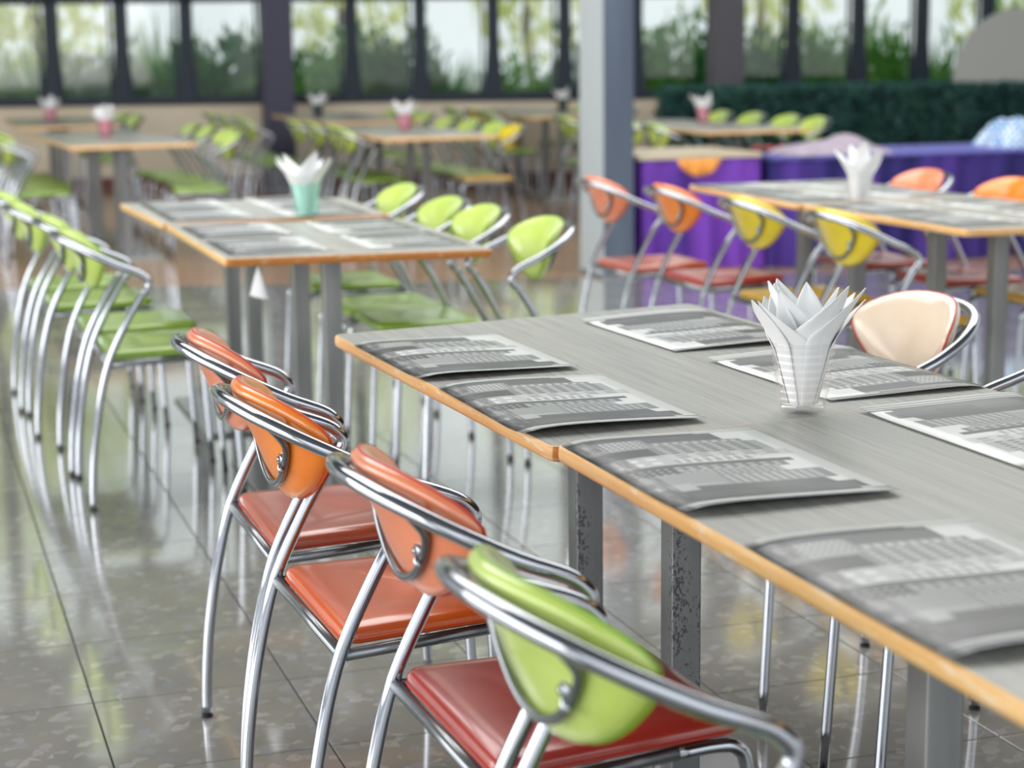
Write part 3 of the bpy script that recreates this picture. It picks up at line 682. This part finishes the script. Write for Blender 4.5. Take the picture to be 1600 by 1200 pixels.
names = ['nearest', 'second', 'third', 'farthest']
for k, (x, y, rz) in enumerate([(.17, 1.82, 0), (.155, 2.29, .0), (.10, 2.92, 0), (.08, 3.42, 0)]): chair(x, y, 1, 'green', 'lime green chair on the left side of the middle left tables, ' + names[k] + ' of its row', L2, rz)
R2 = 'green chairs right of the middle left tables'
for k, (x, y) in enumerate([(1.53, 1.50), (1.50, 2.00), (1.49, 2.38), (1.52, 3.06)]): chair(x, y, -1, 'green', 'lime green chair on the right side of the middle left tables, ' + names[k] + ' of its row', R2)
L3 = 'chairs left of the middle right tables'
for (x, y, c, l) in [(2.31, 3.10, 'salmon', 'salmon backed chair with red seat beside the slate column'), (2.39, 2.60, 'orangered', 'orange backed chair with red seat in front of the purple cloth'),
                     (2.40, 1.97, 'yellow', 'yellow backed chair, left one of the two yellow chairs'), (2.43, 1.41, 'yellow', 'yellow backed chair, right one of the two, above the white napkins')]: chair(x, y, 1, c, l, L3)
R3 = 'chairs right of the middle right tables'
for (x, y, c, l) in [(3.64, 2.83, 'salmonred', 'salmon backed chair beyond the middle right table, left of the orange one'), (3.66, 2.25, 'orangered', 'orange backed chair beyond the middle right table, cut by the picture edge'),
                     (3.66, 1.72, 'yellow', 'yellow seated chair beyond the middle right table, under its right end'), (3.66, 1.2, 'yellow', 'yellow seated chair at the right edge behind the steel table legs')]: chair(x, y, -1, c, l, R3)
def row(x, ys, face, cs, where):
    nm = ['nearest', 'second', 'third', 'fourth', 'farthest'];
    for k, y in enumerate(ys):
        c = cs[k % len(cs)]; chair(x + .02 * ((k * 3) % 4 - 1.5), y, face, c, '%s chair, %s of the row %s' % ({'green': 'blurred green', 'yellow': 'blurred yellow', 'orange': 'blurred orange'}[c], nm[k], where), 'chairs ' + where, .03 * ((k * 5) % 3 - 1))
row(.36, [8.35, 8.95, 9.5, 10.1], 1, ['green'], 'left of the far left tables')
row(1.82, [8.15, 8.75, 9.4, 10.0], -1, ['green'], 'right of the far left tables')
row(.35, [11.9, 12.5, 13.1], 1, ['green'], 'at the left end of the window wall')
row(1.68, [11.9, 12.5, 13.1], -1, ['green'], 'right of the tables at the left window wall')
row(2.60, [8.5, 9.05, 9.6, 10.15], 1, ['green'], 'left of the middle background tables')
row(3.78, [8.3, 8.85, 9.4, 9.95], -1, ['yellow', 'green', 'green', 'green'], 'right of the middle background tables')
row(2.36, [10.75, 11.35, 11.95, 12.55], 1, ['green'], 'by the dark navy column')
row(4.02, [11.3, 11.9, 12.5], -1, ['green'], 'before the window wall in the centre')
row(4.62, [7.9, 8.5, 9.1, 9.7], 1, ['green'], 'left of the pale table by the hedge')
row(6.05, [8.2, 8.75, 9.3, 9.85], -1, ['green'], 'right of the pale table by the hedge')
row(4.6, [11.5, 12.1, 12.7], 1, ['green', 'yellow', 'green'], 'left of the farthest centre table')
row(5.95, [11.5, 12.1, 12.7], -1, ['green'], 'right of the farthest centre table')

# ------------------------------------------------------------------ purple buffet
def skirt(L, Hh, D, seed, pleat=.05):
    g = random.Random(seed); path = []
    def seg(p0, p1):
        n = max(2, int((Vector(p1) - Vector(p0)).length / .025)); t0 = Vector(p0); t1 = Vector(p1); nn = Vector(((t1 - t0).y, -(t1 - t0).x)).normalized()
        for k in range(n): path.append((t0.lerp(t1, k / n), nn))
    seg((0, D), (0, 0)); seg((0, 0), (L, 0)); seg((L, 0), (L, D)); path.append((Vector((L, D)), Vector((1, 0))))
    v = []; f = []; NZ = 6; s = 0
    for k, (p, nn) in enumerate(path):
        for j in range(NZ + 1):
            t = j / NZ; off = (.006 + .035 * (1 - t)) * (math.sin(k * .9 + seed) + .5 * math.sin(k * .37)); w = p + nn * (off + .02); v.append((w.x, w.y, .01 + (Hh - .01) * t))
    for k in range(len(path) - 1):
        for j in range(NZ): a = k * (NZ + 1) + j; f.append((a, a + NZ + 1, a + NZ + 2, a + 1))
    me = mesh_from('skirt', v, f, True); return me
o = empty('buffet_table', (3.765, 6.11, 0), -.03); tag(o, 'buffet table with bare wooden top over a purple skirt, beside the slate column', 'table')
obj('tabletop', bevel_me(MB().box(-.03, .745, -.03, .76, .664, .692).me('tabletop'), .004, 2), 'wood_top', o)
obj('skirt', skirt(.72, .663, .70, 1), 'purple_cloth', o)
for (x, y) in ((.06, .07), (.64, .07), (.06, .64), (.64, .64)): obj('leg', MB().tube([(x, y, .001), (x, y, .663)], .018, 8).me('leg'), 'post_metal', o)
o = empty('buffet_table', (4.60, 6.09, 0), -.02); tag(o, 'long buffet table fully draped in purple with a violet top, right background', 'table')
obj('tabletop', bevel_me(MB().box(-.01, 2.6, -.03, .80, .640, .660).me('tabletop'), .006, 2), 'violet_top', o)
obj('skirt', skirt(2.50, .639, .74, 2), 'navy_cloth', o)
for x in (.08, 1.26, 2.42):
    for y in (.07, .68): obj('leg', MB().tube([(x, y, .001), (x, y, .639)], .018, 8).me('leg'), 'post_metal', o)
# orange swag of cloth pinned below the wooden top
sw = MB(); v = []; f = []; NX = 16
for i in range(NX + 1):
    u = i / NX; d_ = .015 + .085 * math.sin(PI * u) ** .7
    for j in range(4): t = j / 3; v.append((u * .27, -.012 * math.sin(u * 18) * t - .006, -d_ * t))
for i in range(NX):
    for j in range(3): a = i * 4 + j; f.append((a, a + 1, a + 5, a + 4))
sw.add(v, f); me = sw.me('cloth_swag', True); o = obj('cloth_swag', me, 'orange_cloth'); o.location = (3.955, 6.03, .666); o.rotation_euler = (0, 0, -.05)
md = o.modifiers.new('solid', 'SOLIDIFY'); md.thickness = .004
tag(o, 'orange cloth swag hanging from the wooden buffet top', 'cloth')
def crumple(name, lx, ly, hz, seed, mm, loc, label, cat, sharp=1.):
    g = np.random.default_rng(seed); N = 22; v = []; f = []; ph = g.random(12) * 6
    for i in range(N + 1):
        for j in range(N + 1):
            u = i / N * 2 - 1; w = j / N * 2 - 1; rr = max(abs(u), abs(w)); e = max(0, 1 - rr ** 3)
            z = hz * e * (.62 + .2 * math.sin(u * 5 + ph[0]) + .16 * math.sin(w * 7 + ph[1] + u * 3) + .1 * math.sin(u * 13 + w * 9 + ph[2]))
            v.append((u * lx / 2 * (1 + .06 * math.sin(w * 6 + ph[3])), w * ly / 2 * (1 + .06 * math.sin(u * 7 + ph[4])), z + .004))
    n0 = len(v); v += [(a, b, .0006) for a, b, c in v]
    for i in range(N):
        for j in range(N): a = i * (N + 1) + j; f.append((a, a + N + 1, a + N + 2, a + 1)); f.append((n0 + a, n0 + a + 1, n0 + a + N + 2, n0 + a + N + 1))
    rim = [i * (N + 1) for i in range(N + 1)] + [N * (N + 1) + j for j in range(1, N + 1)] + [i * (N + 1) + N for i in range(N - 1, -1, -1)] + [j for j in range(N - 1, 0, -1)]
    for k in range(len(rim)): a, b = rim[k], rim[(k + 1) % len(rim)]; f.append((b, a, n0 + a, n0 + b))
    o = obj(name, mesh_from(name, v, f, True), mm); o.location = loc; tag(o, label, cat); return o
crumple('crumpled_cloth', .70, .36, .11, 3, 'grey_cloth', (5.06, 6.24, .66), 'crumpled pale grey cloth heaped on the violet buffet behind the napkins', 'cloth')
crumple('checked_cloth', .62, .4, .21, 5, 'check_cloth', (6.55, 6.36, .66), 'blue and white checked cloth heaped at the right end of the buffet', 'cloth')
o = empty('serving_tray', (4.77, 6.50, .6605)); tag(o, 'dark tray with red contents on the buffet left of the grey cloth', 'tray')
tr = MB(); tr.box(-.14, .14, -.1, .1, 0, .008)
for a in ((-.15, -.14, -.1, .1), (.14, .15, -.1, .1), (-.15, .15, -.11, -.1), (-.15, .15, .1, .11)): tr.box(a[0], a[1], a[2], a[3], 0, .03)
obj('tray', tr.me('tray'), 'dark_tray', o)
for k in range(6): v_, f_ = lathe([(.001, 0), (.022, .004), (.03, .016), (.024, .03), (.001, .036)], 12); obj('fruit', mesh_from('fruit', v_, f_, True), 'red_tray', o, (-.10 + .04 * k, .03 * ((k % 2) * 2 - 1), .009))

# white paper flap hanging below the middle left table edge
fl = MB(); N = 10; v = []
for i in range(N + 1):
    t = i / N
    for j in range(5): a = (j / 4 - .5) * 2; v.append((a * .034 * t + .002, -.01 * (1 - a * a) * t, -.092 * t - .004 * a * t))
f = [(i * 5 + j, i * 5 + j + 1, i * 5 + j + 6, i * 5 + j + 5) for i in range(N) for j in range(4)]
fl.add(v, f); o = obj('paper_napkin', fl.me('paper_napkin', True), 'napkin'); o.location = (.625, 1.36, .7195); o.rotation_euler = (0, 0, -.9); md = o.modifiers.new('solid', 'SOLIDIFY'); md.thickness = .0015
tag(o, 'white pointed paper napkin hanging under the middle left table edge', 'napkin')
